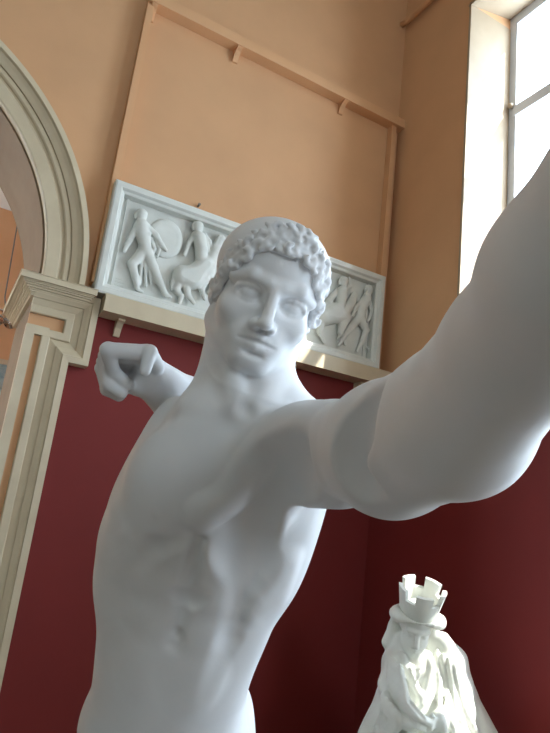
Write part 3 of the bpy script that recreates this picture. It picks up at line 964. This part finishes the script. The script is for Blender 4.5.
# trunk and mantle
kl([a(418, 668, .05), a(421, 700, .06), a(425, 740, .06)], [.100, .145, .17], .05)
kl([a(414, 650, .02), a(416, 668, .03)], [.048, .060], .03)
kl([a(397, 664, .02), a(391, 685, -.02), a(393, 712, -.10), a(412, 722, -.20)], [.066, .058, .052, .042], .03)
kl([a(448, 664, .05), a(460, 688, .03), a(462, 712, -.06), a(436, 722, -.18)], [.068, .064, .058, .044], .03)
kl([a(402, 640, .06), a(395, 662, .07), a(390, 700, .07), a(374, 740, .04)], [.040, .060, .070, .085], .03)
kl([a(442, 641, .07), a(453, 661, .08), a(461, 695, .09), a(483, 740, .07)], [.045, .068, .075, .085], .03)
# lap, knees and skirt down to the rock
zk = seat_c[2] - .02
def g(f, l, z): return np.array([seat_c[0], seat_c[1], 0]) + fw_ * f + lf_ * l + np.array([0, 0, z])
kl([g(-.05, .10, zk - .08), g(.34, .14, zk - .02)], [.13, .095], .05)
kl([g(-.05, -.10, zk - .08), g(.36, -.10, zk - .05)], [.13, .095], .05)
kl([g(.36, .14, zk - .04), g(.32, .12, .62), g(.36, .12, .40)], [.095, .085, .10], .04)
kl([g(.38, -.10, zk - .07), g(.36, -.12, .62), g(.42, -.13, .40)], [.095, .085, .10], .04)
kc(g(-.06, 0, .58), (.30, .28, .36), .06)
kc(g(.05, 0, .36), (.44, .40, .13), .05)
# folds of the mantle
def surf(px, py):
    """depth of the modelled surface along a line of sight"""
    for d in np.arange(-.45, .35, .004):
        q = a(px, py, d)
        ix = [int(np.searchsorted(K.ax[i], q[i])) for i in range(3)]
        if any(i <= 0 or i >= len(K.ax[n]) for n, i in enumerate(ix)): continue
        if K.D[ix[0], ix[1], ix[2]] < .004: return d
    return .05
def fold(pts, r, k=.016, op='add'):
    kl(pts, [r * .5] + [r] * (len(pts) - 2) + [r * .5], k, op)
def drape(px, r, lift=.002, k=.018, op='add'):
    P = []
    for (x0, y0), (x1, y1) in zip(px, px[1:]):
        for t in np.linspace(0, 1, 6)[:-1]: P.append((x0 + (x1 - x0) * t, y0 + (y1 - y0) * t))
    P.append(px[-1])
    d = np.array([surf(*q) for q in P]); d = np.convolve(np.pad(d, 2, mode='edge'), np.ones(5) / 5, 'valid')
    fold([a(q[0], q[1], e - lift) for q, e in zip(P, d)], r, k, op)
for i in range(5):      # mantle drawn from her right shoulder across the waist
    drape([(390 + 2.5 * i, 656 + 2 * i), (391 + 4 * i, 684 + 4 * i), (401 + 5 * i, 706 + 3 * i), (416 + 4 * i, 716 + 2 * i)], .011)
    drape([(392.5 + 2.5 * i, 658 + 2 * i), (394 + 4 * i, 686 + 4 * i), (404 + 5 * i, 707 + 3 * i)], .006, -.002, .012, 'cut')
for i in range(4):
    drape([(384 + 4 * i, 692 + 6 * i), (383 + 5 * i, 714 + 4 * i), (372 + 6 * i, 738)], .012)
for i in range(4):      # mantle over her left arm
    drape([(437 + 6 * i, 650 + 4 * i), (440 + 7 * i, 680 + 4 * i), (440 + 10 * i, 712 + 3 * i), (446 + 11 * i, 738)], .012)
    drape([(440 + 6 * i, 654 + 4 * i), (443.5 + 7 * i, 682 + 4 * i), (445 + 10 * i, 712 + 3 * i)], .006, -.002, .012, 'cut')
drape([(428, 652), (432, 668), (426, 690), (419, 706)], .012); drape([(401, 652), (406, 668), (414, 684), (421, 697)], .011)
for i in range(3): drape([(408 + 2 * i, 662 + 5 * i), (415, 670 + 6 * i), (423 - i, 662 + 5 * i)], .006, .001, .008)
# deep hollows between arm and lap
kl([a(423, 700, -.12), a(428, 712, -.17), a(432, 722, -.2)], [.010, .020, .014], .02, 'cut')
# hands with fingers resting in the lap
for (wx, wy, wz), (tx_, ty_), sg in (((412, 722, -.21), (424, 727), 1), ((436, 722, -.19), (425, 730), -1)):
    for i in range(4):
        fold([a(wx, wy - 3 + 2.2 * i, wz - .02), a((wx + tx_) / 2, (wy + ty_) / 2 - 4 + 2.3 * i, wz - .045), a(tx_ + sg * 1.5, ty_ - 3 + 2.4 * i, wz - .03)], .010, .006)
    fold([a(wx, wy - 4, wz - .02), a(wx + sg * 4, wy - 7, wz - .04), a(wx + sg * 8, wy - 6, wz - .04)], .009, .006)
# head, bowed forward
hfwd = unit(fw_ * .90 + lf_ * -.02 + np.array([0, 0, -.42])); hup = np.array([0, 0, 1.0]); hup = unit(hup - hup.dot(hfwd) * hfwd + lf_ * .06); hlf = np.cross(hup, hfwd) * 1.0
hup = unit(hup - hup.dot(hfwd) * hfwd)
KF = np.array([hlf, hfwd, hup])
ho = a(416, 625, .035)
def h(x, y, z): return ho + KF.T @ np.array([x, y, z])
FS = 1.16
def fc(c, r, k, op, F): kc(h(*(np.array(c) * FS)), np.array(r) * FS, k, op, F)
def fl(pts, rs, k): kl([h(*(np.array(q) * FS)) for q in pts], [v * FS for v in rs], k)
fc((0, -.01, .02), (.072, .088, .085), .01, 'add', KF)
fc((0, .03, -.04), (.056, .055, .075), .015, 'add', KF)
fc((0, .062, -.092), (.020, .016, .015), .02, 'add', KF)
for s in (-1, 1):
    fc((s * .029, .088, -.006), (.019, .013, .011), .007, 'cut', KF)
    fc((s * .029, .064, -.006), (.015, .015, .013), .003, 'add', KF)
    fl([(s * .008, .080, .012), (s * .046, .064, .012)], [.009, .008], .008)
fl([(0, .080, .010), (0, .104, -.038)], [.008, .011], .008)
fl([(-.020, .080, -.062), (0, .090, -.060), (.020, .080, -.062)], [.004, .006, .004], .004)
fl([(-.016, .080, -.072), (0, .088, -.073), (.016, .080, -.072)], [.004, .006, .004], .004)
# rolled hair and veil edge round the brow
for s in (-1, 1):
    ring = [h(s * .108 * math.sin(t), .006 + .088 * math.cos(t), .066 - .040 * (1 - math.cos(t)) * .5) for t in np.linspace(0, 2.6, 9)]
    kl(ring, [.004, .007, .013, .024, .031, .032, .03, .03, .03], .008)
    kl([h(s * .092, -.05, .02), h(s * .096, -.05, -.06), h(s * .11, -.03, -.14)], [.028, .028, .038], .02)
kc(h(0, -.08, -.03), (.09, .05, .12), .03, 'add', KF)
tyche = thing('crowned_statue', 'smaller sunlit plaster statue of a seated draped woman with a towered crown', 'statue', (base[0], base[1], .22))
o = K.mesh('body', M['tyche'], tyche)
del K
# the crown: an open ring wall with four towers
bm = bmesh.new()
SEG = 100
def crown_r(z): return .092 + .16 * z
prof_o = []
gaps = lambda th: (th % (math.pi * .4)) / (math.pi * .4)
rings = []
for k in range(SEG):
    th = 2 * math.pi * k / SEG - .063
    up_ = gaps(2 * math.pi * k / SEG) < .60
    top = .142 if up_ else .092
    for nxt in (0,):
        r0, r1 = crown_r(0), crown_r(top)
    rings.append((th, top))
def cv(th, r, z): return h(math.cos(th) * r, math.sin(th) * r * 1.02 - .012, .060 + z)
for k in range(SEG):
    th0, top = rings[k]; th1 = th0 + 2 * math.pi / SEG
    ti, to = .014, 0
    ro0, ro1 = crown_r(0), crown_r(top)
    if top > .11: ro1 += .004
    q = [[bm.verts.new(cv(t, r, z)) for r, z in ((ro0, 0), (ro1, top), (ro1 - .020, top), (ro0 - .016, .02))] for t in (th0, th1)]
    for i in range(3): bm.faces.new((q[0][i], q[1][i], q[1][i + 1], q[0][i + 1]))
    if rings[k - 1][1] != top: bm.faces.new(q[0])
    if rings[(k + 1) % SEG][1] != top: bm.faces.new(q[1][::-1])
floor_ = [bm.verts.new(cv(rings[k][0], crown_r(0) - .014, .022)) for k in range(SEG)]; bm.faces.new(floor_)
bmesh.ops.remove_doubles(bm, verts=bm.verts, dist=.0004)
cr = bm_obj('crown', bm, M['tyche'], tyche)
cr['label'] = 'open crown shaped like a ring of towers'
t = thing('crowned_statue_plinth', 'low plinth under the seated crowned statue', 'pedestal', (base[0], base[1], 0))
bm = bmesh.new(); box(bm, (base[0] - .5, base[1] - .5, 0), (base[0] + .5, base[1] + .5, .215)); bm_obj('block', bm, M['plinth'], t, bevel=.012)
# ------------------------------------------------------------------ light and camera
w = bpy.data.worlds.new('sky'); SC.world = w; w.use_nodes = True
bg = w.node_tree.nodes['Background']
bg.inputs['Color'].default_value = (.75, .885, 1.0, 1); bg.inputs['Strength'].default_value = 8.0
sd = bpy.data.lights.new('sun', 'SUN'); sd.energy = 9; sd.angle = math.radians(.6); sd.color = (1, .95, .86)
so = bpy.data.objects.new('sun', sd); COL.objects.link(so)
so.rotation_euler = Vector((-.55, .60, -1.0)).to_track_quat('-Z', 'Y').to_euler(); so.location = (6, -4, 8)
for y0, y1, WZ0, WZ1 in WINS:      # the windows guide the sampling of the sky
    pl = bpy.data.lights.new('window_portal', 'AREA'); pl.shape = 'RECTANGLE'
    pl.size = WZ1 - WZ0; pl.size_y = y1 - y0; pl.cycles.is_portal = True
    po = bpy.data.objects.new('window_portal', pl); COL.objects.link(po)
    po.location = (WX1 + .02, (y0 + y1) / 2, (WZ0 + WZ1) / 2); po.rotation_euler = (0, math.radians(90), 0)
for x0, x1 in FILL_WIN:
    pl = bpy.data.lights.new('window_portal', 'AREA'); pl.shape = 'RECTANGLE'
    pl.size = x1 - x0; pl.size_y = NZ1 - NZ0; pl.cycles.is_portal = True
    po = bpy.data.objects.new('window_portal', pl); COL.objects.link(po)
    po.location = ((x0 + x1) / 2, YN - .32, (NZ0 + NZ1) / 2); po.rotation_euler = (math.radians(90), 0, 0)
cd = bpy.data.cameras.new('camera'); co = bpy.data.objects.new('camera', cd); COL.objects.link(co)
cd.sensor_fit = 'VERTICAL'; cd.sensor_height = 36.0; cd.lens = FPX / 733 * 36.0
cd.clip_start = .02
mw = Matrix.Identity(4)
for i in range(3):
    mw[i][0] = R[i][0]; mw[i][1] = -R[i][1]; mw[i][2] = -R[i][2]; mw[i][3] = EYE[i]
co.matrix_world = mw
SC.camera = co
vs = SC.view_settings
SC.display_settings.display_device = 'sRGB'
vs.view_transform = 'Standard'; vs.look = 'None'; vs.exposure = 0.75; vs.gamma = 1.0; vs.use_curve_mapping = False
